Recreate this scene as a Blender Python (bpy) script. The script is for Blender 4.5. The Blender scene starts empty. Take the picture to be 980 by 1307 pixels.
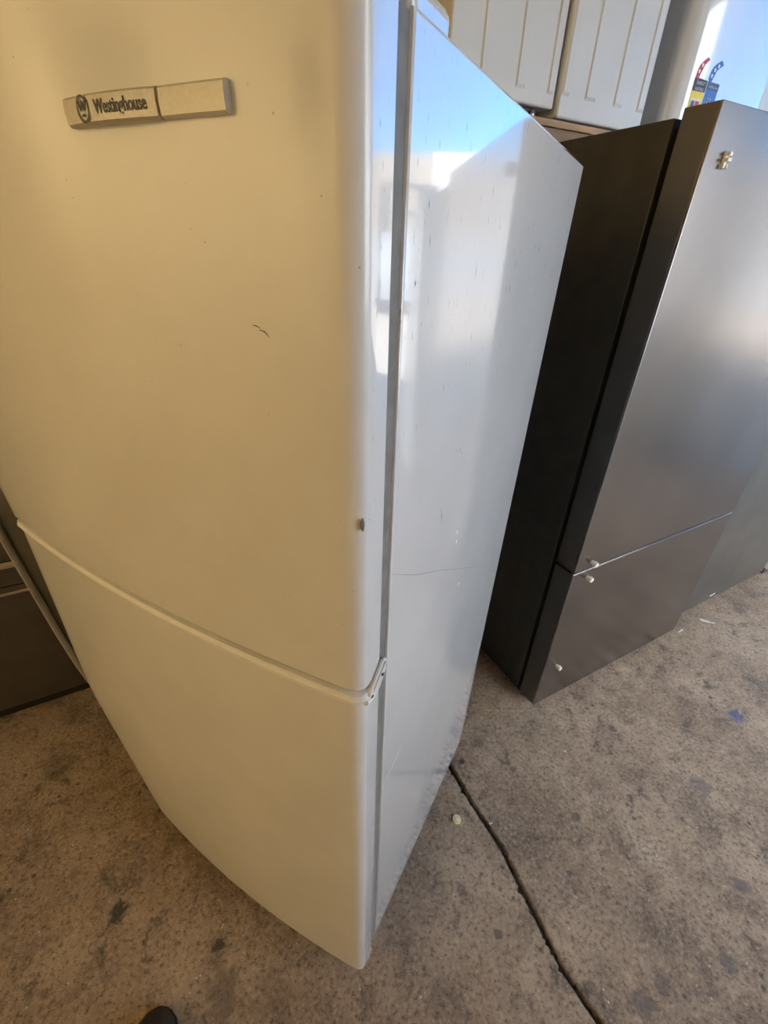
import bpy, bmesh, math, random
from mathutils import Vector, Matrix
random.seed(7)
S = bpy.context.scene
C = S.collection
PI = math.pi

# ------------------------------------------------------------------ camera, sky, sun, exposure
IMG_W, IMG_H, FPX = 980, 1307, 567.53
PITCH, ROLL, CAM_H = 0.5433, -0.0298, 1.5
cd = bpy.data.cameras.new('camera'); cam = bpy.data.objects.new('camera', cd); C.objects.link(cam)
cd.sensor_fit = 'HORIZONTAL'; cd.sensor_width = 36.0; cd.lens = FPX / IMG_W * 36.0
cd.clip_start = 0.02; cd.clip_end = 300
cam.matrix_world = (Matrix.Translation((0, 0, CAM_H)) @ Matrix.Rotation(PI/2 - PITCH, 4, 'X') @ Matrix.Rotation(-ROLL, 4, 'Z'))
S.camera = cam
S.view_settings.view_transform = 'Standard'
S.view_settings.look = 'None'
S.view_settings.gamma = 1.0
S.view_settings.use_curve_mapping = False
S.view_settings.exposure = 1.45

ROW_A = 0.5022            # the row of appliances: local x runs along the row, local y to its back
ROW_O = Vector((0.58103, 1.06398, 0))
def row(u, v, z=0.0):
    return ROW_O + Vector((math.cos(ROW_A), math.sin(ROW_A), 0))*u + Vector((-math.sin(ROW_A), math.cos(ROW_A), 0))*v + Vector((0, 0, z))
WH_A = -0.4983            # the white fridge: local x to its right (door right edge x=0), local y to its back
WH_O = Vector((-0.01946, 0.32937, 0))

SUN_EL = math.radians(35)
wd = bpy.data.worlds.new('world'); S.world = wd; wd.use_nodes = True
nt = wd.node_tree; nt.nodes.clear()
sky = nt.nodes.new('ShaderNodeTexSky'); sky.sky_type = 'NISHITA'; sky.sun_disc = False
sky.sun_elevation = SUN_EL
sky.sun_rotation = math.radians(280)
sky.air_density = 1.0; sky.dust_density = 0.0; sky.ozone_density = 3.0; sky.altitude = 3000
bg = nt.nodes.new('ShaderNodeBackground'); bg.inputs['Strength'].default_value = 0.24
wo = nt.nodes.new('ShaderNodeOutputWorld')
hs = nt.nodes.new('ShaderNodeHueSaturation'); hs.inputs['Saturation'].default_value = 1.4
nt.links.new(sky.outputs[0], hs.inputs['Color']); nt.links.new(hs.outputs[0], bg.inputs[0]); nt.links.new(bg.outputs[0], wo.inputs[0])

sl = bpy.data.lights.new('sun', 'SUN'); sl.energy = 14.0; sl.angle = 0.009; sl.color = (1, .98, .95)
so = bpy.data.objects.new('sun', sl); C.objects.link(so)
_az = math.radians(280)
_d = Vector((math.sin(_az)*math.cos(SUN_EL), math.cos(_az)*math.cos(SUN_EL), math.sin(SUN_EL)))
so.rotation_euler = _d.to_track_quat('Z', 'Y').to_euler()
so.location = _d*30
LAMP_POWER = 32.0
LAMP_COL = (1.0, .87, .58)

# ------------------------------------------------------------------ materials
def mat(name, base=(.5, .5, .5), rough=.5, metal=0.0, spec=.5, coat=0.0, coat_r=.05, noise=None, bump=None, coat_ior=1.5):
    m = bpy.data.materials.new(name); m.use_nodes = True
    t = m.node_tree; b = t.nodes['Principled BSDF']
    b.inputs['Base Color'].default_value = (*base, 1); b.inputs['Roughness'].default_value = rough
    b.inputs['Metallic'].default_value = metal; b.inputs['Specular IOR Level'].default_value = spec
    b.inputs['Coat Weight'].default_value = coat; b.inputs['Coat Roughness'].default_value = coat_r
    b.inputs['Coat IOR'].default_value = coat_ior
    tc = t.nodes.new('ShaderNodeTexCoord')
    if noise:      # (scale, amount, detail) : brightness mottling
        n = t.nodes.new('ShaderNodeTexNoise'); n.inputs['Scale'].default_value = noise[0]; n.inputs['Detail'].default_value = noise[2]
        mp = t.nodes.new('ShaderNodeMapping'); t.links.new(tc.outputs['Object'], mp.inputs[0])
        if len(noise) > 3: mp.inputs['Scale'].default_value = noise[3]
        t.links.new(mp.outputs[0], n.inputs['Vector'])
        r = t.nodes.new('ShaderNodeValToRGB')
        lo = [max(0, c*(1-noise[1])) for c in base]; hi = [min(1, c*(1+noise[1])) for c in base]
        r.color_ramp.elements[0].position = .3; r.color_ramp.elements[1].position = .7
        r.color_ramp.elements[0].color = (*lo, 1); r.color_ramp.elements[1].color = (*hi, 1)
        t.links.new(n.outputs['Fac'], r.inputs[0]); t.links.new(r.outputs[0], b.inputs['Base Color'])
    if bump:       # (scale, strength, distance)
        n2 = t.nodes.new('ShaderNodeTexNoise'); n2.inputs['Scale'].default_value = bump[0]; n2.inputs['Detail'].default_value = 3
        t.links.new(tc.outputs['Object'], n2.inputs['Vector'])
        bn = t.nodes.new('ShaderNodeBump'); bn.inputs['Strength'].default_value = bump[1]; bn.inputs['Distance'].default_value = bump[2]
        t.links.new(n2.outputs['Fac'], bn.inputs['Height']); t.links.new(bn.outputs[0], b.inputs['Normal'])
    return m

def math_n(t, op, a, b=None, clamp=False):
    n = t.nodes.new('ShaderNodeMath'); n.operation = op; n.use_clamp = clamp
    for i, v in enumerate((a, b)):
        if v is None: continue
        if isinstance(v, (int, float)): n.inputs[i].default_value = v
        else: t.links.new(v, n.inputs[i])
    return n.outputs[0]
def noise_n(t, vec, scale, detail=4, rough=.55, dist=0.0):
    n = t.nodes.new('ShaderNodeTexNoise'); n.inputs['Scale'].default_value = scale; n.inputs['Detail'].default_value = detail
    n.inputs['Roughness'].default_value = rough; n.inputs['Distortion'].default_value = dist
    t.links.new(vec, n.inputs['Vector']); return n
def ramp_n(t, fac, p0, p1):
    n = t.nodes.new('ShaderNodeMapRange'); n.inputs[1].default_value = p0; n.inputs[2].default_value = p1
    t.links.new(fac, n.inputs[0]); return n.outputs[0]
def mix_n(t, fac, a, b, mode='MIX'):
    n = t.nodes.new('ShaderNodeMix'); n.data_type = 'RGBA'; n.blend_type = mode
    if isinstance(fac, (int, float)): n.inputs[0].default_value = fac
    else: t.links.new(fac, n.inputs[0])
    for i, v in ((6, a), (7, b)):
        if isinstance(v, tuple): n.inputs[i].default_value = (*v, 1)
        else: t.links.new(v, n.inputs[i])
    return n.outputs[2]

def blob(t, pos, nz, centre, r, soft=.35, amp=1.0):
    """mask of an irregular stain round a floor point"""
    s = t.nodes.new('ShaderNodeVectorMath'); s.operation = 'SUBTRACT'; s.inputs[1].default_value = (centre[0], centre[1], 0)
    t.links.new(pos, s.inputs[0])
    l = t.nodes.new('ShaderNodeVectorMath'); l.operation = 'LENGTH'; t.links.new(s.outputs[0], l.inputs[0])
    d = math_n(t, 'ADD', l.outputs['Value'], math_n(t, 'MULTIPLY', math_n(t, 'SUBTRACT', nz, .5), r*amp*4))
    return math_n(t, 'SUBTRACT', 1.0, ramp_n(t, d, r*(1-soft), r*(1+soft)), True)

def concrete():
    m = bpy.data.materials.new('worn_concrete'); m.use_nodes = True
    t = m.node_tree; b = t.nodes['Principled BSDF']
    tc = t.nodes.new('ShaderNodeTexCoord'); P = tc.outputs['Object']
    big = noise_n(t, P, 2.2, 6, .6).outputs['Fac']
    mid = noise_n(t, P, 19, 9, .72, .4).outputs['Fac']
    fine = noise_n(t, P, 95, 6, .7).outputs['Fac']
    grit = noise_n(t, P, 330, 3, .6).outputs['Fac']
    patch = noise_n(t, P, 5.5, 5, .6, .5).outputs['Fac']
    c = mix_n(t, ramp_n(t, big, .35, .68), (.37, .26, .17), (.55, .41, .285))
    c = mix_n(t, math_n(t, 'MULTIPLY', ramp_n(t, patch, .52, .72), .6), c, (.64, .48, .33))
    c = mix_n(t, math_n(t, 'MULTIPLY', ramp_n(t, patch, .47, .32), .75), c, (.20, .145, .10))
    kl = math_n(t, 'ADD', math_n(t, 'MULTIPLY', ramp_n(t, patch, .35, .65), .55), .12)
    c = mix_n(t, math_n(t, 'MULTIPLY', ramp_n(t, mid, .50, .68), kl), c, (.74, .58, .41))
    kd = math_n(t, 'ADD', math_n(t, 'MULTIPLY', ramp_n(t, noise_n(t, P, 4.3, 4, .6).outputs['Fac'], .40, .62), .65), .15)
    c = mix_n(t, math_n(t, 'MULTIPLY', ramp_n(t, mid, .475, .37), kd), c, (.09, .066, .048))
    c = mix_n(t, math_n(t, 'MULTIPLY', ramp_n(t, fine, .54, .66), .6), c, (.75, .60, .44))
    c = mix_n(t, math_n(t, 'MULTIPLY', ramp_n(t, fine, .47, .37), .7), c, (.09, .066, .048))
    # pale scuffs, stretched along two directions
    for ang, sc in ((.6, 1), (-.9, 1.3)):
        mp = t.nodes.new('ShaderNodeMapping'); mp.inputs['Scale'].default_value = (22*sc, 120*sc, 1)
        rv = t.nodes.new('ShaderNodeVectorRotate'); rv.rotation_type = 'Z_AXIS'; rv.inputs['Angle'].default_value = ang*1.6; t.links.new(P, rv.inputs['Vector'])
        t.links.new(rv.outputs[0], mp.inputs[0])
        s = noise_n(t, mp.outputs[0], 1.0, 5, .6).outputs['Fac']
        c = mix_n(t, math_n(t, 'MULTIPLY', ramp_n(t, s, .63, .72), .4), c, (.80, .66, .50))
    # sparse bright specks of grit
    v = t.nodes.new('ShaderNodeTexVoronoi'); v.inputs['Scale'].default_value = 55; t.links.new(P, v.inputs['Vector'])
    sp = math_n(t, 'MULTIPLY', ramp_n(t, v.outputs['Distance'], .16, .09), ramp_n(t, noise_n(t, P, 21, 2).outputs['Fac'], .56, .64), True)
    c = mix_n(t, math_n(t, 'MULTIPLY', sp, .85), c, (.92, .82, .66))
    v2 = t.nodes.new('ShaderNodeTexVoronoi'); v2.inputs['Scale'].default_value = 34; t.links.new(P, v2.inputs['Vector'])
    sp2 = math_n(t, 'MULTIPLY', ramp_n(t, v2.outputs['Distance'], .26, .14), ramp_n(t, noise_n(t, P, 9, 3).outputs['Fac'], .56, .66), True)
    c = mix_n(t, math_n(t, 'MULTIPLY', sp2, .75), c, (.06, .052, .048))
    edge = noise_n(t, P, 38, 6, .72, .6).outputs['Fac']
    stains = [((1.356, 1.067), .026, (.09, .13, .28), .85), ((1.07, .80), .026, (.17, .15, .155), .6), ((-.655, .44), .020, (.06, .055, .045), .95),
              ((-.379, .385), .014, (.07, .06, .045), .9), ((.86, 1.0), .012, (.13, .11, .10), .7), ((.62, .70), .012, (.13, .11, .095), .7),
              ((1.02, .536), .018, (.15, .14, .14), .7), ((.884, .377), .016, (.15, .14, .14), .7), ((.637, .305), .026, (.17, .14, .12), .6),
              ((.70, .34), .018, (.15, .13, .12), .6), ((.29, .86), .008, (.07, .06, .055), .9), ((.36, .93), .014, (.14, .11, .09), .6),
              ((-.34, .30), .040, (.15, .115, .075), .5), ((.24, .50), .012, (.14, .115, .09), .6), ((.32, .42), .010, (.12, .10, .08), .7),
              ((.72, .80), .020, (.20, .16, .12), .5), ((1.25, .92), .015, (.17, .14, .13), .6), ((-1.05, .80), .05, (.13, .095, .065), .5),
              ((.55, .55), .008, (.12, .10, .08), .7), ((.46, .84), .010, (.14, .11, .09), .6), ((.95, .70), .007, (.12, .10, .09), .7), ((1.18, .70), .008, (.13, .11, .11), .7)]
    for ctr, r, col, k in stains:
        c = mix_n(t, math_n(t, 'MULTIPLY', blob(t, P, edge, ctr, r), k), c, col)
    for ctr, r, k in [((.81, .61), .035, .75), ((.76, .67), .02, .6), ((1.12, .62), .012, .6), ((.40, .66), .02, .35)]:
        c = mix_n(t, math_n(t, 'MULTIPLY', math_n(t, 'MULTIPLY', blob(t, P, edge, ctr, r, .8), ramp_n(t, fine, .42, .58)), k), c, (.72, .60, .44))
    t.links.new(c, b.inputs['Base Color'])
    b.inputs['Specular IOR Level'].default_value = .35
    t.links.new(math_n(t, 'ADD', math_n(t, 'MULTIPLY', mid, .35), .34), b.inputs['Roughness'])
    h = math_n(t, 'ADD', math_n(t, 'MULTIPLY', fine, .55), math_n(t, 'ADD', math_n(t, 'MULTIPLY', grit, .3), math_n(t, 'MULTIPLY', mid, .6)))
    bn = t.nodes.new('ShaderNodeBump'); bn.inputs['Strength'].default_value = 1.0; bn.inputs['Distance'].default_value = .012
    t.links.new(h, bn.inputs['Height']); t.links.new(bn.outputs[0], b.inputs['Normal'])
    return m

def enamel(name, base, rough, coat, scratches=(), speck=0.0, ior=1.5, coat_r=.03):
    """sprayed white enamel with faint dirt, vertical drip marks and a few scratches"""
    m = bpy.data.materials.new(name); m.use_nodes = True
    t = m.node_tree; b = t.nodes['Principled BSDF']
    tc = t.nodes.new('ShaderNodeTexCoord'); P = tc.outputs['Object']
    cl = noise_n(t, P, 5, 5, .6).outputs['Fac']
    c = mix_n(t, ramp_n(t, cl, .35, .7), base, tuple(x*.93 for x in base))
    # fine grey specks
    v = t.nodes.new('ShaderNodeTexVoronoi'); v.inputs['Scale'].default_value = 120; t.links.new(P, v.inputs['Vector'])
    sp = math_n(t, 'MULTIPLY', ramp_n(t, v.outputs['Distance'], .12, .06), ramp_n(t, noise_n(t, P, 33, 2).outputs['Fac'], .60, .66), True)
    c = mix_n(t, math_n(t, 'MULTIPLY', sp, .5), c, (.25, .22, .18))
    # short dark drips
    mp = t.nodes.new('ShaderNodeMapping'); mp.inputs['Scale'].default_value = (300, 300, 45); t.links.new(P, mp.inputs[0])
    st = noise_n(t, mp.outputs[0], 1, 3).outputs['Fac']
    sep = t.nodes.new('ShaderNodeSeparateXYZ'); t.links.new(P, sep.inputs[0])
    stm = math_n(t, 'MULTIPLY', ramp_n(t, st, .66, .72), ramp_n(t, sep.outputs['Z'], 1.25, 1.45), True)
    c = mix_n(t, math_n(t, 'MULTIPLY', stm, speck), c, (.16, .16, .18))
    # grime low down
    gr = math_n(t, 'MULTIPLY', ramp_n(t, noise_n(t, P, 17, 6, .7).outputs['Fac'], .5, .72), ramp_n(t, sep.outputs['Z'], .55, .05), True)
    c = mix_n(t, math_n(t, 'MULTIPLY', gr, .10), c, (.42, .37, .30))
    t.links.new(c, b.inputs['Base Color'])
    b.inputs['Roughness'].default_value = rough; b.inputs['Coat Weight'].default_value = coat; b.inputs['Coat Roughness'].default_value = coat_r
    b.inputs['IOR'].default_value = ior
    b.inputs['Coat IOR'].default_value = ior
    n2 = noise_n(t, P, 420, 2); bn = t.nodes.new('ShaderNodeBump'); bn.inputs['Strength'].default_value = .06; bn.inputs['Distance'].default_value = .001
    t.links.new(n2.outputs['Fac'], bn.inputs['Height']); t.links.new(bn.outputs[0], b.inputs['Normal'])
    return m

M = {}
M['concrete'] = concrete()
M['dirt'] = mat('joint_dirt', (.11, .085, .062), .95, noise=(60, .5, 5), bump=(90, .8, .01))
M['door_white'] = enamel('door_enamel', (.84, .84, .82), .25, .6, speck=0.0, ior=1.5, coat_r=.14)
M['side_white'] = enamel('side_enamel', (.82, .82, .81), .05, .85, speck=.85, ior=1.52)
M['plastic_white'] = mat('white_plastic', (.80, .79, .75), .3, noise=(40, .04, 3))
M['grip_grey'] = mat('grip_grey_plastic', (.42, .40, .36), .35, noise=(40, .06, 3))
M['gasket'] = mat('grey_gasket', (.22, .21, .195), .7, noise=(50, .15, 3))
M['badge'] = mat('badge_plastic', (.56, .535, .46), .34, metal=.2, coat=.0, noise=(300, .08, 2))
M['badge_face'] = mat('badge_flat', (.70, .67, .58), .32, metal=.1, coat=.0, noise=(300, .05, 2))
M['ink'] = mat('black_ink', (.012, .011, .01), .4, noise=(200, .1, 2))
M['black'] = mat('black_enamel', (.048, .046, .038), .38, noise=(20, .2, 4), bump=(500, .08, .001))
M['dark_steel'] = mat('dark_steel', (.27, .245, .23), .25, metal=1.0, noise=(3, .10, 5), bump=(4, .04, .02))
M['dark_edge'] = mat('dark_steel_edge', (.16, .155, .15), .35, metal=.8, noise=(8, .1, 3))
M['grey_steel'] = mat('grey_steel', (.20, .19, .175), .42, metal=.9, noise=(6, .12, 4), bump=(4, .04, .02))
M['bright_steel'] = mat('bright_steel', (.75, .73, .72), .22, metal=1.0, noise=(30, .06, 3))
M['cream_plastic'] = mat('cream_plastic', (.88, .84, .72), .4, noise=(80, .08, 3))
M['rubber'] = mat('black_rubber', (.02, .02, .019), .6, noise=(60, .2, 3), bump=(220, .3, .002))
M['washer_side'] = mat('washer_steel', (.66, .645, .61), .38, noise=(6, .04, 5), bump=(300, .04, .001))
M['washer_front'] = mat('washer_front_enamel', (.66, .66, .66), .16, coat=1.0, noise=(6, .03, 4), coat_ior=1.7)
M['washer_beige'] = mat('beige_enamel', (.56, .52, .45), .35, noise=(6, .04, 4))
M['timber'] = mat('shelf_timber', (.47, .30, .16), .7, noise=(9, .3, 8, (1, 6, 6)), bump=(120, .3, .002))
M['timber_beam'] = mat('shelf_beam_timber', (.30, .20, .12), .75, noise=(9, .3, 8, (1, 6, 6)), bump=(120, .3, .002))
M['rack_steel'] = mat('rack_steel', (.12, .16, .28), .5, metal=.2, noise=(12, .15, 3))
M['red'] = mat('label_red', (.55, .02, .03), .4, noise=(90, .05, 2))
M['maroon'] = mat('label_maroon', (.045, .012, .012), .4, noise=(90, .05, 2))
M['yellow'] = mat('label_yellow', (.80, .60, .02), .4, noise=(90, .05, 2))
M['pale_yellow'] = mat('label_cream', (.80, .72, .50), .4, noise=(90, .05, 2))
M['blue'] = mat('label_blue', (.035, .15, .47), .4, noise=(90, .05, 2))
M['navy'] = mat('label_navy', (.03, .07, .18), .4, noise=(90, .05, 2))
M['label_white'] = mat('label_white', (.85, .85, .85), .4, noise=(90, .04, 2))
M['brass'] = mat('yellow_plastic', (.92, .74, .34), .4, noise=(200, .06, 2))
M['paper'] = mat('scrap_paper', (.78, .75, .68), .8, noise=(200, .06, 2))
M['wall_panel'] = mat('shed_cladding', (.62, .52, .36), .7, noise=(3, .08, 5))
M['ceiling'] = mat('shed_roof', (.30, .27, .22), .7, noise=(2, .08, 5))
M['asphalt'] = mat('yard_concrete', (.40, .36, .30), .85, noise=(4, .2, 7), bump=(60, .4, .01))
M['tilt_wall'] = mat('tilt_panel', (.22, .185, .145), .8, noise=(2, .08, 6))
M['tilt_pale'] = mat('pale_panel', (.34, .315, .28), .8, noise=(2, .05, 6))
M['bounce_white'] = mat('bounce_white', (.76, .80, .83), .85, noise=(3, .04, 6))
M['roller'] = mat('roller_steel', (.30, .32, .34), .5, metal=.2, noise=(6, .1, 3))
M['brick'] = mat('facade_brick', (.25, .26, .28), .85, noise=(14, .3, 5))
M['fork_red'] = mat('forklift_paint', (.60, .03, .03), .35, noise=(12, .12, 3))
M['mast'] = mat('mast_steel', (.045, .047, .05), .45, metal=.3, noise=(20, .2, 3))
M['chain'] = mat('chain_steel', (.5, .5, .5), .35, metal=1.0, noise=(80, .3, 2))
lm = bpy.data.materials.new('lamp_glow'); lm.use_nodes = True
_b = lm.node_tree.nodes['Principled BSDF']; _b.inputs['Emission Color'].default_value = (*LAMP_COL, 1); _b.inputs['Emission Strength'].default_value = 3
M['glow'] = lm

# ------------------------------------------------------------------ helpers
def link(name, me, m, parent=None, smooth=True):
    o = bpy.data.objects.new(name, me); C.objects.link(o)
    if m is not None: me.materials.append(M[m] if isinstance(m, str) else m)
    if parent is not None: o.parent = parent
    if smooth:
        me.set_sharp_from_angle(angle=math.radians(32))
        for p in me.polygons: p.use_smooth = max(abs(p.normal.x), abs(p.normal.y), abs(p.normal.z)) < .99995
    return o
def from_bm(name, bm, m, parent=None, smooth=True):
    bmesh.ops.recalc_face_normals(bm, faces=bm.faces)
    me = bpy.data.meshes.new(name); bm.to_mesh(me); bm.free()
    return link(name, me, m, parent, smooth)
def add_box(bm, x0, x1, y0, y1, z0, z1, bev=0.0, seg=2):
    r = bmesh.ops.create_cube(bm, size=1.0)
    vs = r['verts']
    for v in vs:
        v.co = Vector((x0 if v.co.x < 0 else x1, y0 if v.co.y < 0 else y1, z0 if v.co.z < 0 else z1))
    if bev > 0:
        es = list({e for v in vs for e in v.link_edges})
        bmesh.ops.bevel(bm, geom=es, offset=bev, segments=seg, affect='EDGES', profile=.5)
def box(name, x0, x1, y0, y1, z0, z1, m, parent=None, bev=0.002, seg=2):
    bm = bmesh.new(); add_box(bm, x0, x1, y0, y1, z0, z1, bev, seg)
    return from_bm(name, bm, m, parent)
def add_cyl(bm, p0, p1, r0, r1=None, n=20):
    r1 = r0 if r1 is None else r1
    a, b = Vector(p0), Vector(p1); d = b - a
    q = d.to_track_quat('Z', 'Y').to_matrix().to_4x4()
    bmesh.ops.create_cone(bm, cap_ends=True, segments=n, radius1=r0, radius2=r1, depth=d.length, matrix=Matrix.Translation((a+b)/2) @ q)
def add_tube(bm, pts, r, n=10, closed=False):
    pts = [Vector(p) for p in pts]; N = len(pts); rings = []
    prev = None
    for i, p in enumerate(pts):
        if closed: t = (pts[(i+1) % N] - pts[i-1])
        else: t = pts[min(i+1, N-1)] - pts[max(i-1, 0)]
        t.normalize()
        if prev is None:
            a = Vector((0, 0, 1)) if abs(t.z) < .9 else Vector((1, 0, 0)); nrm = t.cross(a).normalized()
        else:
            nrm = (prev - t*prev.dot(t)).normalized()
        prev = nrm; bi = t.cross(nrm)
        rings.append([bm.verts.new(p + (nrm*math.cos(2*PI*k/n) + bi*math.sin(2*PI*k/n))*r) for k in range(n)])
    for i in range(N if closed else N-1):
        A, B = rings[i], rings[(i+1) % N]
        for k in range(n): bm.faces.new((A[k], A[(k+1) % n], B[(k+1) % n], B[k]))
    if not closed: bm.faces.new(rings[0]); bm.faces.new(list(reversed(rings[-1])))
def add_loft(bm, rings):
    R = [[bm.verts.new(p) for p in r] for r in rings]; n = len(R[0])
    for A, B in zip(R, R[1:]):
        for k in range(n): bm.faces.new((A[k], A[(k+1) % n], B[(k+1) % n], B[k]))
    bm.faces.new(list(reversed(R[0]))); bm.faces.new(R[-1])
def add_prism(bm, poly, axis, a0, a1):
    """extrude a 2-D outline; axis 'y': poly is (x,z); 'z': (x,y); 'x': (y,z)"""
    f = {'y': lambda p, a: (p[0], a, p[1]), 'z': lambda p, a: (p[0], p[1], a), 'x': lambda p, a: (a, p[0], p[1])}[axis]
    add_loft(bm, [[f(p, a0) for p in poly], [f(p, a1) for p in poly]])
def thing(name, label, cat, loc=(0, 0, 0), rz=0.0, group=None):
    o = bpy.data.objects.new(name, None); C.objects.link(o); o.empty_display_size = .1
    o.location = loc; o.rotation_euler = (0, 0, rz); o['label'] = label; o['category'] = cat
    if group: o['group'] = group
    return o
def tag(o, label, cat, group=None):
    o['label'] = label; o['category'] = cat
    if group: o['group'] = group
    return o
def structure(o): o['kind'] = 'structure'; return o
def place(o, p, rz): o.location = p; o.rotation_euler = (0, 0, rz); return o
def text_mesh(txt, size, sx=1.0, bold=0.0, extrude=0.0003):
    cu = bpy.data.curves.new('lettering', 'FONT'); cu.body = txt; cu.size = size; cu.extrude = extrude; cu.offset = bold; cu.resolution_u = 3
    to = bpy.data.objects.new('lettering', cu); C.objects.link(to)
    dg = bpy.context.evaluated_depsgraph_get(); me = bpy.data.meshes.new_from_object(to.evaluated_get(dg))
    bpy.data.objects.remove(to); bpy.data.curves.remove(cu)
    for v in me.vertices: v.co.x *= sx
    xs = [v.co.x for v in me.vertices]; x0 = min(xs)
    for v in me.vertices: v.co.x -= x0
    return me, max(xs) - x0

# ------------------------------------------------------------------ the setting
# shed shell, in the row's frame: u from -6 (dark end) to 3 (open roller doorway), v from -6.5 to 1.45
U0, U1, V0, V1, ZT = -6.0, 3.0, -1.9, 1.45, 5.2
def shell(name, u0, u1, v0, v1, z0, z1, m):
    return structure(place(box(name, u0, u1, v0, v1, z0, z1, m, None, 0), ROW_O, ROW_A))
shell('wall_back', U0, U1, V1, V1+.12, -.02, ZT, 'wall_panel')
shell('wall_left', U0-.12, U0, V0, V1+.12, -.02, ZT, 'wall_panel')
RO0, RO1, ROZ = .15, 2.70, 2.35       # unseen side doorway right of the viewer, sized to shape the daylight
for u0, u1, z0 in ((U0, RO0, -.02), (RO1, U1, -.02), (RO0, RO1, ROZ)):
    shell('wall_right', u0, u1, V0-.12, V0, z0, ZT, 'wall_panel')
shell('wall_front', U1, U1+.12, V0-.12, V1+.12, 3.1, ZT+.3, 'wall_panel')     # header above the open roller door
shell('wall_front', U1, U1+.12, V0-.12, -1.5, -.02, 3.1, 'wall_panel')                 # unseen pier between the doorways, added to block yard glare on the dark door
shell('ceiling', U0-.12, U1+.12, V0-.12, V1+.12, ZT, ZT+.12, 'ceiling')
shell('ground', U0-4, 45, -40, V0, -.12, -.012, 'asphalt')
shell('ground', U1, 45, V0, 40, -.12, -.012, 'asphalt')

# floor: dirt bed with two concrete slabs and an open, chipped joint between them
def cnr(u, v): p = row(u, v); return (p.x, p.y)
bmf = bmesh.new(); add_prism(bmf, [cnr(U0, V0), cnr(U1, V0), cnr(U1, V1), cnr(U0, V1)], 'z', -.10, -.022)
floor = structure(from_bm('floor', bmf, 'dirt', None, False))
JP = [(-.41, 2.15), (.245, .85), (.300, .74), (.371, .608), (.426, .472), (.470, .354), (.522, .27), (.80, -.35), (1.03, -.86)]
def joint(side, rng):
    out = []
    for (a, b) in zip(JP, JP[1:]):
        L = math.dist(a, b); near = b[1] < 2.6 and a[1] > -.8
        n = max(1, int(L/(.006 if near else .05)))
        for k in range(n):
            f = k/n; p = Vector((a[0]+(b[0]-a[0])*f, a[1]+(b[1]-a[1])*f)); t = Vector((b[0]-a[0], b[1]-a[1])).normalized()
            nr = Vector((-t.y, t.x))*side      # side=-1: the left slab, +1 the right slab (towards +x)
            s = len(out)
            w = .0066 + .0016*math.sin(s*.11 + side) + rng.uniform(-.0011, .0016) + (rng.uniform(.002, .007) if rng.random() < .10 else 0)
            out.append((p, nr, w))
    return out
def slab(side, outer):
    rng = random.Random(5+side)
    J = joint(side, rng); bm = bmesh.new()
    top = [bm.verts.new((p.x+n.x*(w+.0035), p.y+n.y*(w+.0035), 0)) for p, n, w in J]
    lip = [bm.verts.new((p.x+n.x*w, p.y+n.y*w, -.0035)) for p, n, w in J]
    bot = [bm.verts.new((p.x+n.x*w, p.y+n.y*w, -.0215)) for p, n, w in J]
    for A, B in ((top, lip), (lip, bot)):
        for k in range(len(J)-1): bm.faces.new((A[k], A[k+1], B[k+1], B[k]))
    ov = [bm.verts.new((x, y, 0)) for x, y in outer]
    f = bm.faces.new(top + ov)
    bmesh.ops.triangulate(bm, faces=[f])
    for ff in bm.faces:
        if ff.normal.z < -.5: ff.normal_flip()
    o = from_bm('slab', bm, 'concrete', floor, False)
    return o
# clip of the slab area to the shed (row frame corners)
slab(1, [cnr(U1, V0), cnr(U1, V1)])
slab(-1, [cnr(U0, V0), cnr(U0, V1)])

# unseen warm fill lamps, added to light the fridge front off the end wall
def fill_lamp(u, v, power, label):
    t = thing('fill_lamp', label, 'lamp', row(u, v, 2.3), ROW_A, 'added warm fill lamps at the dark end of the shed')
    box('lamp_housing', .02, .20, -.32, .32, -.20, .20, 'roller', t, .02)
    box('diffuser', -.002, .018, -.30, .30, -.18, .18, 'glow', t, .004)
    bm = bmesh.new(); add_tube(bm, [(.10, 0, .18), (.10, 0, 1.2), (.10, 0, ZT-2.3)], .010, 8); from_bm('hanger_rod', bm, 'mast', t)
    l = bpy.data.lights.new('lamp_light', 'AREA'); l.shape = 'RECTANGLE'; l.size = .36; l.size_y = .60; l.energy = power; l.color = LAMP_COL
    lo = bpy.data.objects.new('lamp_light', l); C.objects.link(lo); lo.parent = t; lo.location = (-.02, 0, 0); lo.rotation_euler = (0, math.radians(90-4), 0)
    return t
fill_lamp(-4.3, .60, LAMP_POWER, 'added warm fill lamp at the dark end of the shed, nearer the fridges')
fill_lamp(-4.3, -1.10, LAMP_POWER, 'added warm fill lamp at the dark end of the shed, by the side wall')

# ------------------------------------------------------------------ white fridge freezer (main subject)
FW = 0.757; BOW = .024
def door_outline(W, off=0.0, back=.040, n=26, r=.017):
    """top view outline, x from 0 (right) to -W (left); bowed front towards -y"""
    pts = [(off, back), (off, r+.004)]
    def fy(s): return -BOW*(1-(2*s-1)**2) - off
    # rounded right corner
    a = math.atan(4*BOW/W)
    cx, cy = -r, r + fy(r/W)*.55
    for k in range(1, 9):
        th = k/9*(PI/2 - a)
        pts.append((cx + (r+off)*math.cos(th), cy - (r+off)*math.sin(th)))
    for k in range(n+1):
        s = (r*1.05 + (W-2*r*1.05)*k/n)/W
        pts.append((-s*W, fy(s)))
    cx = -W + r
    for k in range(1, 9):
        th = PI/2 - a - (k/9)*(PI/2 - a) + 0
        pts.append((cx - (r+off)*math.cos(th), cy - (r+off)*math.sin(th)))
    pts += [(-W-off, r+.004), (-W-off, back)]
    return pts
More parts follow.
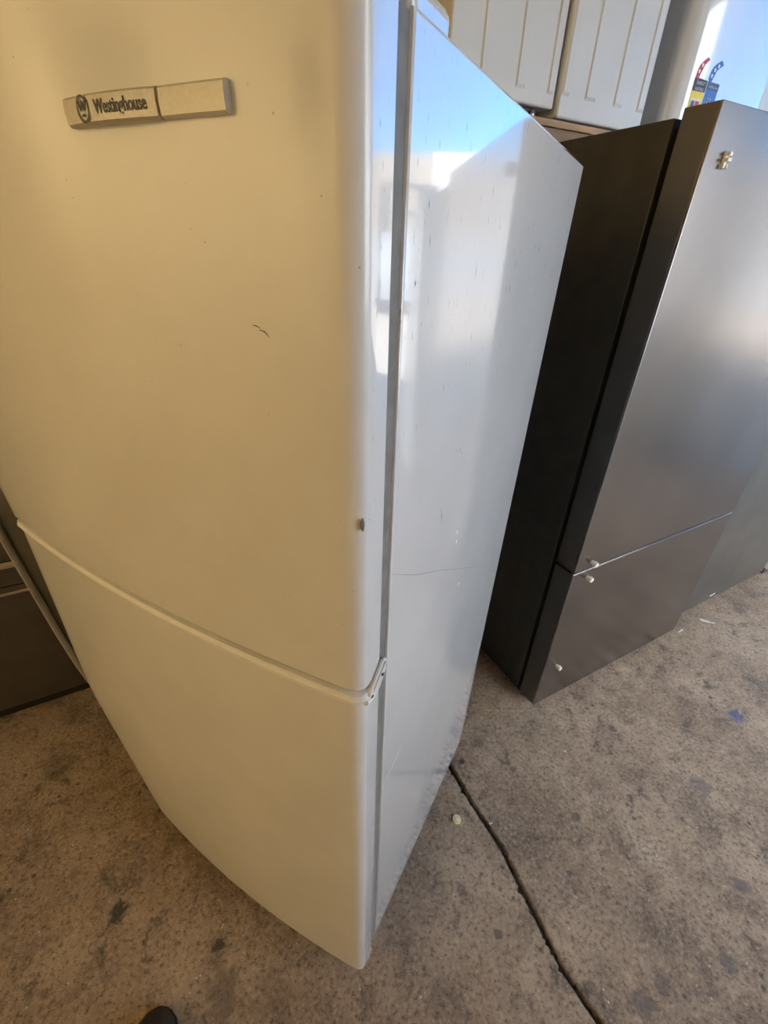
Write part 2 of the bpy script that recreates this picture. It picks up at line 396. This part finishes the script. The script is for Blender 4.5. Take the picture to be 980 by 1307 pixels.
def front_y(x, W=FW):
    s = -x/W; return -BOW*(1-(2*s-1)**2)
wf = thing('fridge_freezer', 'tall white two door fridge freezer with a bowed front, nearest the viewer', 'fridge', WH_O, WH_A)
cabm = bmesh.new()
add_box(cabm, -FW, 0, .060, .673, .03, 1.623)
for v in cabm.verts:
    if v.co.z < .1: v.co.z = .110
    if v.co.y > .3: v.co.y = .612 if v.co.z < .2 else .716
bmesh.ops.bevel(cabm, geom=list(cabm.edges), offset=.003, segments=2, affect='EDGES', profile=.5)
from_bm('cabinet', cabm, 'side_white', wf)
def door(name, levels):
    bm = bmesh.new(); z0 = levels[0][0]; z1 = levels[-1][0]
    rings = []
    def ring(z, W, off=0): rings.append([(x, y, z) for x, y in door_outline(W, off)])
    ring(z0, levels[0][1], -.004); ring(z0+.004, levels[0][1])
    for z, W in levels[1:-1]: ring(z, W)
    ring(z1-.004, levels[-1][1]); ring(z1, levels[-1][1], -.004)
    add_loft(bm, rings)
    o = from_bm(name, bm, 'door_white', wf)
    o.data.materials.append(M['side_white'])
    for p in o.data.polygons:
        if p.normal.x > .99: p.material_index = 1
    return o
def wl(z):      # left edge of the lower door: widest where the grip ends
    ks = [(.05, .717), (.25, .752), (.50, .797), (.56, .800), (.62, .795), (.80, .778), (1.031, .757)]
    for (a, wa), (b, wb) in zip(ks, ks[1:]):
        if a <= z <= b: return wa + (wb-wa)*(z-a)/(b-a)
zs_ = [.05, .15, .25, .35, .45, .50, .53, .56, .59, .62, .70, .80, .90, 1.031]
low = door('fridge_door', [(z, wl(z)) for z in zs_])
up = door('freezer_door', [(1.050, .765), (1.2, .775), (1.4, .775), (1.668, .775)])
# bright rounded trim along the top of the lower door
bm = bmesh.new(); rings = []
for z, off in ((1.0305, -.006), (1.031, .001), (1.0335, .0032), (1.0375, .0034), (1.040, .0015), (1.041, .001), (1.043, .0022), (1.045, .0012), (1.0465, -.004)):
    rings.append([(x, y, z) for x, y in door_outline(.757, off)])
add_loft(bm, rings); from_bm('door_trim', bm, 'plastic_white', low)
# gasket seam between doors and cabinet
box('gasket', -FW+.012, -.003, .038, .063, .11, 1.03, 'gasket', low, .001)
box('gasket', -FW+.012, -.003, .038, .063, 1.055, 1.62, 'gasket', up, .001)
# hinge cover on the right side where the two doors meet: slanted loop and a lower clip
def capsule(v0, z0, v1, z1, w, n=8):
    a = Vector((v0, z0)); b = Vector((v1, z1)); t = (b-a).normalized(); nr = Vector((-t.y, t.x)); out = []
    for k in range(n+1):
        th = PI/2 + PI*k/n; q = a + (nr*math.sin(th) + t*math.cos(th))*w; out.append((q.x, q.y))
    for k in range(n+1):
        th = -PI/2 + PI*k/n; q = b + (nr*math.sin(th) + t*math.cos(th))*w; out.append((q.x, q.y))
    return out
hc = bmesh.new(); add_tube(hc, [(.0025, v, z) for v, z in capsule(.020, 1.041, .044, 1.063, .0062)], .0026, 8, True)
hinge = from_bm('hinge_cover', hc, 'plastic_white', wf)
bm = bmesh.new(); add_prism(bm, capsule(.020, 1.041, .044, 1.063, .005), 'x', -.002, .0022); from_bm('hinge_plug', bm, 'plastic_white', hinge)
bm = bmesh.new(); add_tube(bm, [(.002, v, z) for v, z in ((.006, 1.0335), (.013, 1.030), (.022, 1.030), (.034, 1.036), (.043, 1.046), (.050, 1.054))], .0036, 8)
from_bm('hinge_clip', bm, 'plastic_white', hinge)
bm = bmesh.new(); add_cyl(bm, (.003, .040, 1.050), (.0062, .040, 1.050), .0022, .0022, 10); add_cyl(bm, (.003, .0165, 1.0355), (.0058, .0165, 1.0355), .002, .002, 10)
from_bm('hinge_slot', bm, 'ink', hinge)
bm = bmesh.new(); add_box(bm, -.065, -.001, .058, .122, 1.610, 1.638, .009, 4); from_bm('top_hinge_cover', bm, 'side_white', wf)
# pale grip lever at the left edge, standing off the lower door
bm = bmesh.new()
gp = [(-.800, .012, .545), (-.812, .008, .60), (-.826, .004, .70), (-.840, .002, .82), (-.856, .000, .95), (-.868, .002, 1.04), (-.872, .010, 1.10)]
R = []
for (x, y, z) in gp:
    R.append([(x-.008, y-.008, z), (x+.002, y-.010, z), (x+.004, y-.004, z), (x+.002, y+.004, z), (x-.007, y+.006, z), (x-.010, y, z)])
add_loft(bm, R); bmesh.ops.bevel(bm, geom=[e for e in bm.edges], offset=.0015, segments=1, affect='EDGES')
from_bm('grip_lever', bm, 'grip_grey', low)
bm = bmesh.new(); R = []
for (x, y, z) in gp: R.append([(x, y+.004, z), (-.74, .036, z), (-.74, .039, z), (x, y+.008, z)])
add_loft(bm, R); from_bm('grip_gap_shade', bm, 'black', low)  # black sheet put in as the shade between lever and door
# door end cap, feet and plinth
bm = bmesh.new(); add_prism(bm, [(-.001, .030), (-.001, .048), (-.022, .048), (-.022, .008), (-.006, .008)], 'z', .040, .056); from_bm('end_cap', bm, 'plastic_white', low)
box('plinth', -FW+.05, -.05, .12, .55, .008, .112, 'black', wf, .003)
for (x, y) in ((-.05, .10), (-FW+.05, .10), (-.05, .57), (-FW+.05, .57)):
    bm = bmesh.new(); add_cyl(bm, (x, y, 0), (x, y, .012), .018, .018, 18); add_cyl(bm, (x, y, .012), (x, y, .112), .007, .007, 12); from_bm('foot', bm, 'plastic_white', wf)
bm = bmesh.new(); add_cyl(bm, (-.026, .608, .105), (-.004, .608, .105), .018, .018, 20); from_bm('roller', bm, 'plastic_white', wf)
# a chip knocked out of the door's corner
bm = bmesh.new(); bmesh.ops.create_icosphere(bm, subdivisions=2, radius=.0045)
for v in bm.verts: v.co = Vector((v.co.x*.45 - .0018, v.co.y*.5 + .0045, v.co.z*1.5*(1+.2*math.sin(v.co.x*900)) + 1.284))
from_bm('paint_chip', bm, 'gasket', up)
# scuffs and scratches knocked into the enamel: thin slivers standing a hair proud of it
def scuff(name, pts, w, m, parent, side=True):
    bm = bmesh.new(); L = []; Rr = []
    for i, (a, z) in enumerate(pts):
        k = w*(.35 if i in (0, len(pts)-1) else 1)
        q = Vector((pts[min(i+1, len(pts)-1)][0]-pts[max(i-1, 0)][0], pts[min(i+1, len(pts)-1)][1]-pts[max(i-1, 0)][1])).normalized()
        for lst, sg in ((L, 1), (Rr, -1)):
            aa, zz = a - q.y*k*sg, z + q.x*k*sg
            lst.append(bm.verts.new((.0003, aa, zz) if side else (-aa, front_y(-aa)-.0003, zz)))
    for i in range(len(pts)-1): bm.faces.new((L[i], L[i+1], Rr[i+1], Rr[i]))
    return from_bm(name, bm, m, parent, False)
cab = [c for c in wf.children if c.name.startswith('cabinet')][0]
scuff('scratch', [(.197, 1.204), (.199, 1.194), (.203, 1.186), (.204, 1.176)], .0009, 'gasket', cab)
scuff('scratch', [(.222, 1.283), (.235, 1.270), (.240, 1.274), (.256, 1.259)], .0004, 'gasket', cab)
scuff('scratch', [(.063, 1.188), (.13, 1.140), (.215, 1.089), (.40, .97), (.644, .826)], .0004, 'gasket', cab)
scuff('scratch', [(.129, .773), (.11, .768), (.09, .758), (.068, .752)], .0006, 'label_white', cab)
for (a, z) in ((.279, 1.120), (.281, 1.101), (.327, .982)): scuff('paint_chip', [(a, z+.004), (a+.001, z), (a, z-.004)], .0016, 'label_white', cab)
scuff('paint_chip', [(.081, 1.475), (.0815, 1.473), (.081, 1.471)], .0010, 'ink', cab)
scuff('scratch', [(.092, 1.444), (.088, 1.4435), (.084, 1.442)], .0004, 'ink', up, False)
scuff('scratch', [(.086, 1.441), (.081, 1.440), (.077, 1.436)], .0005, 'ink', up, False)
# badge with lettering, on the freezer door
BU0, BU1, BUM = .088, .234, .142
def badge_y(u):
    y = front_y(-u)
    if u < BUM: return y - .005
    f = (u-BUM)/(BU1-BUM); return y - .0055 - .003*math.sin(PI*f)
def badge_strip(u0, u1, n):
    R = []
    for k in range(n+1):
        u = u0 + (u1-u0)*k/n; y = badge_y(u); yb = front_y(-u) + .002
        zt, zb = 1.5825, 1.566
        R.append([(-u, yb, zt), (-u, y+.002, zt), (-u, y, zt-.0015), (-u, y-.0006, (zt+zb)/2), (-u, y, zb+.0015), (-u, y+.002, zb), (-u, yb, zb)])
    return R
bm = bmesh.new(); add_loft(bm, badge_strip(BUM+.001, BU1, 22)); badge = from_bm('badge', bm, 'badge', up)
bm = bmesh.new(); add_loft(bm, badge_strip(BU0, BUM-.001, 8)); from_bm('badge_plate', bm, 'badge_face', badge)
def onto_badge(me, u_left, z_base, name='lettering'):
    for v in me.vertices:
        x, y, z = v.co; u = u_left - x
        v.co = (-u, badge_y(u) - .0008 - z*.4, z_base + y)
    return link(name, me, 'ink', badge, False)
me, w = text_mesh('Westinghouse', .0105, .50, .0002); k = .0475/w
for v in me.vertices: v.co.x *= k
onto_badge(me, .1975, 1.5712)
bm = bmesh.new()
for k in range(40):
    a0, a1 = 2*PI*k/40, 2*PI*(k+1)/40
    q = [(.0068*math.cos(a), .0076*math.sin(a)) for a in (a0, a1)] + [(.0056*math.cos(a), .0063*math.sin(a)) for a in (a1, a0)]
    bm.faces.new([bm.verts.new((x+.0068, y+.0076, .0004)) for x, y in q])
def stroke(p, q, h=.00075):
    d = Vector((q[0]-p[0], q[1]-p[1])).normalized(); n = Vector((-d.y, d.x))*h
    bm.faces.new([bm.verts.new((x, y, .0004)) for x, y in ((p[0]+n.x, p[1]+n.y), (p[0]-n.x, p[1]-n.y), (q[0]-n.x, q[1]-n.y), (q[0]+n.x, q[1]+n.y))])
WP = [(.0028, .0116), (.0048, .0066), (.0068, .0112), (.0088, .0066), (.0108, .0116)]
for a, b in zip(WP, WP[1:]): stroke(a, b)
stroke((.0048, .0042), (.0088, .0042), .0007)
for (cx, cy) in (WP[0], WP[2], WP[4]):
    bm.faces.new([bm.verts.new((cx+.001*math.cos(2*PI*k/10), cy+.0011*math.sin(2*PI*k/10), .0004)) for k in range(10)])
me = bpy.data.meshes.new('emblem'); bm.to_mesh(me); bm.free()
onto_badge(me, .2170, 1.5668, 'emblem')

# ------------------------------------------------------------------ dark steel fridge in the row
df = thing('fridge', 'dark steel two door fridge with its handles missing, right of the white one', 'fridge', ROW_O, ROW_A)
box('cabinet', .001, .861, .0863, .686, .03, 1.7226, 'black', df, .003)
ud = box('fridge_door', 0, .862, .005, .0713, .6585, 1.7347, 'dark_edge', df, .0016)
box('door_skin', 0, .862, 0, .0055, .6585, 1.7347, 'dark_steel', ud, .0014)
ld = box('freezer_door', 0, .862, .005, .0713, .030, .6495, 'dark_edge', df, .0016)
box('door_skin', 0, .862, 0, .0055, .030, .6495, 'dark_steel', ld, .0014)
box('door_lip', .001, .861, .002, .012, .6492, .6522, 'bright_steel', ld, .0008)
box('door_gasket', .02, .84, .0715, .0860, .66, 1.71, 'rubber', ud, .001)
box('door_gasket', .02, .84, .0715, .0860, .06, .645, 'rubber', ld, .001)
box('plinth', .02, .84, .05, .60, .0, .06, 'rubber', df, .002)
def stud(x, z, parent):
    bm = bmesh.new(); add_cyl(bm, (x, .002, z), (x, -.010, z), .0065, .0065, 14); add_cyl(bm, (x, -.010, z), (x, -.020, z), .0095, .0080, 7)
    return from_bm('handle_stud', bm, 'cream_plastic', parent)
stud(.068, .682, ud); stud(.069, .622, ld); stud(.063, .217, ld)
bm = bmesh.new()
add_box(bm, .054, .063, -.005, .002, 1.643, 1.667, .0015); add_box(bm, .055, .064, -.012, -.004, 1.659, 1.666, .002); add_box(bm, .052, .065, -.013, -.004, 1.650, 1.6565, .002); add_box(bm, .051, .0545, -.008, .001, 1.640, 1.6475, .001); add_box(bm, .0625, .066, -.008, .001, 1.640, 1.6475, .001)
from_bm('handle_bracket', bm, 'cream_plastic', ud)

df2 = thing('fridge', 'plain dark grey fridge set back beyond the dark steel one', 'fridge', row(.870, .045), ROW_A)
box('cabinet', 0, .835, .075, .64, .03, 1.71, 'black', df2, .003)
box('door', 0, .835, 0, .062, .034, 1.72, 'grey_steel', df2, .003)
box('door_gasket', .02, .815, .061, .076, .06, 1.70, 'rubber', df2, .001)
box('plinth', .02, .815, .04, .60, 0, .05, 'rubber', df2, .002)
sc = box('tape_scrap', .33, .375, -.0006, .001, .055, .062, 'paper', df2, 0); sc['label'] = 'torn bit of white tape'

wf2 = thing('fridge', 'cream white fridge at the far right end of the row', 'fridge', row(1.712, .02), ROW_A)
box('cabinet', 0, .60, .065, .62, .04, 1.66, 'plastic_white', wf2, .006)
box('door', 0, .60, 0, .058, .05, 1.68, 'plastic_white', wf2, .008)
box('plinth', .03, .57, .03, .58, 0, .055, 'black', wf2, .003)

# dark appliance behind the white fridge, left
dl = thing('drawer_fridge', 'dark brown steel fridge with a bottom drawer, behind the white one at left', 'fridge', row(-2.15, .84), ROW_A)
box('cabinet', 0, 1.0, .065, .60, .03, 1.70, 'black', dl, .003)
a = box('upper_door', 0, 1.0, 0, .06, .635, 1.72, 'dark_edge', dl, .003)
box('door_lip', .002, .998, -.004, .05, .612, .635, 'bright_steel', a, .003)
b_ = box('drawer_front', 0, 1.0, 0, .06, .04, .515, 'dark_edge', dl, .003)
box('drawer_lip', .002, .998, -.006, .03, .515, .527, 'bright_steel', b_, .003)
box('grip_recess', .005, .995, .03, .066, .527, .612, 'dark_edge', dl, .002)
box('plinth', .02, .98, .012, .56, 0, .045, 'rubber', dl, .002)

# ------------------------------------------------------------------ timber shelf with laundry machines above the row
rk = thing('storage_shelf', 'timber shelf on steel posts behind and above the fridges', 'shelf', row(0, 0), ROW_A)
box('deck_board', -.45, 2.35, .735, 1.42, 1.832, 1.850, 'timber', rk, .002)
for (y0, y1) in ((.745, .785), (1.36, 1.40)): box('beam', -.45, 2.35, y0, y1, 1.762, 1.832, 'timber_beam', rk, .003)
for x in (-.42, .935, 2.30):
    for y in (.70, 1.37): box('post', x-.025, x+.025, y if y > 1 else .695, y+.045 if y > 1 else .740, 0, 1.762 if True else 0, 'rack_steel', rk, .003)
def ribbed(name, label, u0, u1, v, z0, ribs, h, foot):
    t = thing(name, label, 'washing machine', row(u0, v, 1.850), ROW_A)
    w = u1-u0; zb = z0-1.850
    body = box('cabinet', 0, w, 0, .56, zb, zb+h, 'washer_side', t, .006, 3)
    for (a, b) in ribs:
        bm = bmesh.new(); a -= u0; b -= u0; s = .0045; d = .0055; z1 = .062; z2 = h - .05
        R = []
        for z, k in ((z1, 0), (z1+.010, 1), (z2-.01, 1), (z2, 0)):
            R.append([(a, .0015, z), (a+s*k, -d*k+.0008, z), (b-s*k, -d*k+.0008, z), (b, .0015, z), (b, .003, z), (a, .003, z)])
        add_loft(bm, R); from_bm('pressed_rib', bm, 'washer_side', body)
    for x in (.04, w-.04):
        for y in (.05, .50):
            bm = bmesh.new(); add_cyl(bm, (x, y, 0), (x, y, .010), .020, .020, 16); add_cyl(bm, (x, y, .008), (x, y, zb+.01), .008, .008, 10); from_bm('foot', bm, foot, t)
    lid = box('top_panel', -.003, w+.003, -.004, .563, zb+h, zb+h+.03, 'washer_side', t, .006)
    return t
wl_ = ribbed('washing_machine', 'left ribbed white washing machine on the timber shelf', -.081, .329, .765, 1.880, ((.026, .065), (.163, .202), (.292, .322)), .84, 'bright_steel')
box('foot_bracket', .30, .36, .02, .06, .002, .029, 'mast', wl_, .003)
bm = bmesh.new(); add_cyl(bm, (.335, .012, .002), (.335, .012, .022), .010, .008, 10); from_bm('foot_bolt', bm, 'chain', wl_)
ribbed('washing_machine', 'middle ribbed white washing machine, set lower on the timber shelf', .337, .742, .750, 1.860, ((.340, .374), (.443, .495), (.579, .624), (.699, .736)), .84, 'rubber')
# top loader with rating labels
tl = thing('washing_machine', 'glossy white top loading washer with a yellow and a blue rating label', 'washing machine', row(.888, .75, 1.850), ROW_A)
TW = .487
def tl_y(x): return -.030*(1-(2*x/TW-1)**2) + .03*(1-min(1, max(0, x/TW)))*0
poly = [(TW, .56)]
poly += [(0, .56), (0, .055)]
for k in range(1, 8):
    th = k/8*PI/2; poly.append((.055-.055*math.cos(th), .055-.055*math.sin(th) - .0*th))
for k in range(0, 15):
    x = .055 + (TW-.055)*k/14; poly.append((x, -.022*math.sin(PI*.5*k/14)))
bm = bmesh.new(); add_loft(bm, [[(x, y, z) for x, y in poly] for z in (.012, .80)])
from_bm('cabinet', bm, 'washer_front', tl)
bm = bmesh.new(); add_loft(bm, [[(x*1.01-.003, y*1.01-.003, z) for x, y in poly] for z in (.80, .90)]); from_bm('top_lid', bm, 'plastic_white', tl)
for x in (.05, TW-.05):
    for y in (.08, .50):
        bm = bmesh.new(); add_cyl(bm, (x, y, 0), (x, y, .014), .02, .02, 14); from_bm('foot', bm, 'rubber', tl)
def surf_y(x): return -.022*math.sin(PI*.5*max(0, (x-.055))/(TW-.055))
def decal(name, pts, m, parent, lift=.0006):
    bm = bmesh.new()
    bm.faces.new([bm.verts.new((x, surf_y(x)-lift, z)) for x, z in pts]); bmesh.ops.triangulate(bm, faces=bm.faces)
    return from_bm(name, bm, m, parent, False)
def arc(x0, z0, x1, z1, w0, w1, bend, n=8):
    L, Rr = [], []
    for k in range(n+1):
        f = k/n; x = x0+(x1-x0)*f; z = z0+(z1-z0)*f**.75; x -= bend*math.sin(PI*f)
        w = w0+(w1-w0)*f; L.append((x-w*.5, z+w*.35)); Rr.append((x+w*.5, z-w*.35))
    return L + Rr[::-1]
def star(cx, cz, r):
    return [(cx + (r if k % 2 == 0 else r*.45)*math.sin(PI*k/5), cz + (r if k % 2 == 0 else r*.45)*math.cos(PI*k/5)) for k in range(10)]
def label_text(txt, size, x, z, wmax, m, parent, lift=.0016):
    me, w = text_mesh(txt, size, 1, .0003, .0001)
    for v in me.vertices:
        X = x + v.co.x*wmax/w; v.co = (X, surf_y(X)-lift, z + v.co.y)
    return link('lettering', me, m, parent, False)
ex0 = .082; ez = .179       # energy label, left edge and top of the black band, in the washer's frame
en = decal('energy_label', [(ex0-.004, -.02+.06), (ex0+.064, -.02+.06), (ex0+.064, ez-.025), (ex0-.004, ez-.022)], 'yellow', tl, .0005)
decal('black_band', [(ex0-.004, ez-.026), (ex0+.064, ez-.026), (ex0+.064, ez+.006), (ex0-.004, ez+.010)], 'maroon', en, .0010)
label_text('ENERGY', .013, ex0+.010, ez-.008, .044, 'label_white', en); label_text('RATING', .013, ex0+.010, ez-.024, .044, 'label_white', en)
decal('star_arc', arc(ex0+.006, ez+.006, ex0+.040, ez+.062, .018, .009, .010), 'red', en, .0010)
for cx, cz in ((ex0+.007, ez+.026), (ex0+.016, ez+.043)): decal('star', star(cx, cz, .007), 'label_white', en, .0015)
decal('cream_panel', [(ex0+.004, ez-.105), (ex0+.056, ez-.105), (ex0+.056, ez-.045), (ex0+.004, ez-.045)], 'pale_yellow', en, .0010)
decal('blue_square', [(ex0+.008, ez-.070), (ex0+.026, ez-.070), (ex0+.026, ez-.052), (ex0+.008, ez-.052)], 'navy', en, .0015)
decal('red_square', [(ex0+.030, ez-.070), (ex0+.050, ez-.070), (ex0+.050, ez-.052), (ex0+.030, ez-.052)], 'red', en, .0015)
wx0 = .154
wt_ = decal('water_label', [(wx0-.004, .03), (wx0+.060, .03), (wx0+.060, ez+.004), (wx0-.004, ez+.006)], 'blue', tl, .0005)
decal('navy_band', [(wx0-.004, ez-.016), (wx0+.060, ez-.016), (wx0+.060, ez+.004), (wx0-.004, ez+.006)], 'navy', wt_, .0010)
label_text('WATER RATING', .010, wx0+.004, ez-.011, .050, 'label_white', wt_)
decal('star_arc', arc(wx0+.004, ez+.004, wx0+.044, ez+.060, .018, .016, .013), 'blue', wt_, .0010)
for cx, cz in ((wx0+.005, ez+.022), (wx0+.013, ez+.038), (wx0+.027, ez+.050)): decal('star', star(cx, cz, .007), 'label_white', wt_, .0015)
label_text('172', .028, wx0+.003, ez-.056, .034, 'label_white', wt_); label_text('litres', .010, wx0+.040, ez-.056, .016, 'label_white', wt_)
bd = thing('dryer', 'beige appliance at the right end of the timber shelf', 'appliance', row(1.400, .78, 1.850), ROW_A)
box('cabinet', 0, .60, 0, .55, .014, .82, 'washer_beige', bd, .008, 3)
for x in (.05, .55):
    for y in (.06, .49):
        bm = bmesh.new(); add_cyl(bm, (x, y, 0), (x, y, .016), .02, .02, 14); from_bm('foot', bm, 'rubber', bd)

# ------------------------------------------------------------------ small things on the floor
cap = thing('bottle_cap', 'small round yellow plastic cap on the concrete beside the white fridge', 'cap', (.250, .681, 0))
bm = bmesh.new(); add_cyl(bm, (0, 0, 0), (0, 0, .004), .0135, .0125, 28); from_bm('rim', bm, 'brass', cap)
bm = bmesh.new(); add_cyl(bm, (0, 0, .003), (0, 0, .0055), .0075, .0065, 24); from_bm('boss', bm, 'cream_plastic', cap)
def scrap(name, label, p, L, w, rz, m, bend=.004):
    bm = bmesh.new(); R = []
    for k in range(5):
        x = -L/2 + L*k/4; z = .001 + bend*(k/4)**2; ww = w*(.7+.5*math.sin(k*1.7+L*90))
        R.append([(x, -ww/2, z), (x, ww/2, z+bend*.3), (x, ww/2, z+bend*.3+.0012), (x, -ww/2, z+.0012)])
    add_loft(bm, R); o = from_bm(name, bm, m, None, False)
    return tag(place(o, (p[0], p[1], .0005), rz), label, 'litter')
scrap('paper_scrap', 'twisted white paper scrap lying in front of the dark grey fridge', (1.545, 1.560), .060, .014, -.6, 'paper', .008)
scrap('paper_scrap', 'thin white sliver lying at the foot of the dark grey fridge', (1.385, 1.495), .028, .008, .5, 'paper')
scrap('paper_scrap', 'tiny white crumb near the dark oil spots at lower left', (-.379, .418), .008, .004, 1.3, 'paper', .001)
scrap('paper_scrap', 'small pale chip by the joint in the concrete', (.352, .672), .010, .006, .3, 'paper', .001)
scrap('paper_scrap', 'pale crumb on the bare concrete in front of the dark steel fridge', (.655, .905), .008, .006, .9, 'paper', .001)

# black shoe of the person taking the picture: only its toe is in view
sh = thing('shoe', 'black shoe at the bottom edge, only its toe in view', 'shoe', (-.470, .268, 0), math.radians(8))
bm = bmesh.new(); R = []
prof = [(-.295, .026, .062), (-.285, .034, .085), (-.24, .036, .098), (-.18, .037, .095), (-.13, .042, .075), (-.08, .047, .058), (-.04, .046, .047), (-.015, .037, .038), (.0, .022, .030), (.006, .008, .022)]
for y, hw, h in prof:
    ring = []
    for k in range(16):
        a = 2*PI*k/16; x = hw*math.cos(a); z = math.sin(a)
        z = .012 + (h-.012)*max(0, z)**.8 if z > 0 else .012
        ring.append((x, y, z))
    R.append(ring)
add_loft(bm, R); from_bm('upper', bm, 'rubber', sh)
bm = bmesh.new(); out = [(hw+.003, y) for y, hw, h in prof] + [(-hw-.003, y) for y, hw, h in reversed(prof)]
add_prism(bm, out, 'z', 0, .014); from_bm('sole', bm, 'ink', sh)
bm = bmesh.new()
for k in range(4): add_tube(bm, [(-.022, -.10-.025*k, .058+.012*k), (0, -.10-.025*k, .070+.012*k), (.022, -.10-.025*k, .058+.012*k)], .003, 6)
from_bm('laces', bm, 'ink', sh)

# ------------------------------------------------------------------ the yard outside the roller doorway
bl = thing('building', 'tan concrete tilt panel warehouse across the sunny yard', 'building', row(15, 0), ROW_A)
box('wall', 0, .3, -30, 22, -.01, 3.75, 'tilt_wall', bl, 0)
box('base_course', -.06, 0.01, -30, 22, -.01, 1.70, 'brick', bl, 0)
box('pale_panel', -.03, .02, 1.9, 7.0, 1.72, 3.80, 'tilt_pale', bl, 0)
for y in (-16, -8.5, 5.5):
    fr = box('roller_door', -.10, -.055, y, y+4, -.01, 3.0, 'roller', bl, 0)
    for k in range(11): box('slat', -.125, -.10, y+.03, y+3.97, .05+.27*k, .28+.27*k, 'roller', fr, .01, 1)
nb = thing('building', 'added long white building beside the shed, bouncing daylight in through its side doorway', 'building', row(-6, -6.3), ROW_A)  # unseen building, added as a daylight reflector for the white fridge's side
box('wall', 0, 14.5, -.3, 0, -.012, 6.2, 'bounce_white', nb, 0)
box('parapet', -.05, 14.55, -.34, .05, 6.2, 6.5, 'tilt_pale', nb, 0)
for x in (1.0, 11.6):
    w_ = box('window', x, x+1.6, .002, .03, 3.4, 4.6, 'mast', nb, 0); box('sill', x-.05, x+1.65, .002, .10, 3.3, 3.4, 'tilt_pale', w_, 0)
fk = thing('forklift', 'red forklift with a black mast parked in the sunny yard', 'forklift', row(11.0, .85), ROW_A)
mast = box('mast_rail', -.09, .07, -.66, -.40, .05, 2.62, 'mast', fk, .006); box('mast_rail', -.09, .07, .24, .66, .05, 2.62, 'mast', fk, .006)
box('mast_crossbar', -.05, .05, -.56, .56, 2.55, 2.66, 'mast', fk, .006); box('mast_crossbar', -.05, .05, -.56, .56, 1.3, 1.4, 'mast', fk, .006)
for y in (-.40, .36): box('lift_chain', -.02, .01, y, y+.03, .3, 2.55, 'chain', fk, .002)
box('carriage', -.16, -.09, -.60, .64, .30, 1.72, 'roller', fk, .01)
for y in (-.34, .22):
    bm = bmesh.new(); add_prism(bm, [(-.16, .75), (-.20, .75), (-.20, .10), (-1.25, .06), (-1.25, .045), (-.16, .045)], 'y', y, y+.12); from_bm('fork', bm, 'mast', fk)
bm = bmesh.new(); add_prism(bm, [(.15, .22), (.15, .75), (.55, .80), (.62, 1.0), (1.5, 1.05), (1.75, .85), (1.75, .25)], 'y', -.52, .52); bmesh.ops.bevel(bm, geom=list(bm.edges), offset=.03, segments=2, affect='EDGES'); from_bm('body', bm, 'fork_red', fk)
for y in (-.48, .42):
    for x in (.25, 1.35): box('guard_post', x, x+.06, y, y+.06, .75, 2.10, 'mast', fk, .005)
box('overhead_guard', .20, 1.50, -.50, .50, 2.10, 2.15, 'mast', fk, .01)
box('seat', .75, 1.15, -.25, .25, 1.05, 1.15, 'rubber', fk, .03); box('seat_back', 1.12, 1.22, -.25, .25, 1.12, 1.60, 'rubber', fk, .03)
for x, r in ((.35, .32), (1.40, .27)):
    for y in (-.60, .45):
        bm = bmesh.new(); add_cyl(bm, (x, y, r-.012), (x, y+.16, r-.012), r, r, 28); wh = from_bm('wheel', bm, 'rubber', fk)
        bm = bmesh.new(); add_cyl(bm, (x, y-.01, r-.012), (x, y+.17, r-.012), r*.5, r*.5, 20); from_bm('wheel_hub', bm, 'fork_red', wh)
yf = thing('fridge', 'white upright fridge standing out in the sunny yard', 'fridge', row(12.0, -.12, -.012), ROW_A)
box('cabinet', .06, .6, -.28, .27, .03, 1.75, 'plastic_white', yf, .01); box('door', 0, .055, -.28, .27, .62, 1.76, 'plastic_white', yf, .01)
box('freezer_door', 0, .055, -.28, .27, .05, .60, 'plastic_white', yf, .01); box('plinth', .05, .58, -.25, .24, 0, .05, 'black', yf, .003)
cf = thing('chest_freezer', 'pale chest freezer standing out in the sunny yard', 'freezer', row(12.0, 2.02, -.012), ROW_A)
box('body', 0, .6, 0, .65, .04, 1.0, 'roller', cf, .02); box('lid', -.01, .61, -.01, .66, 1.01, 1.10, 'plastic_white', cf, .02); box('plinth', .04, .56, .04, .61, 0, .045, 'black', cf, .003)
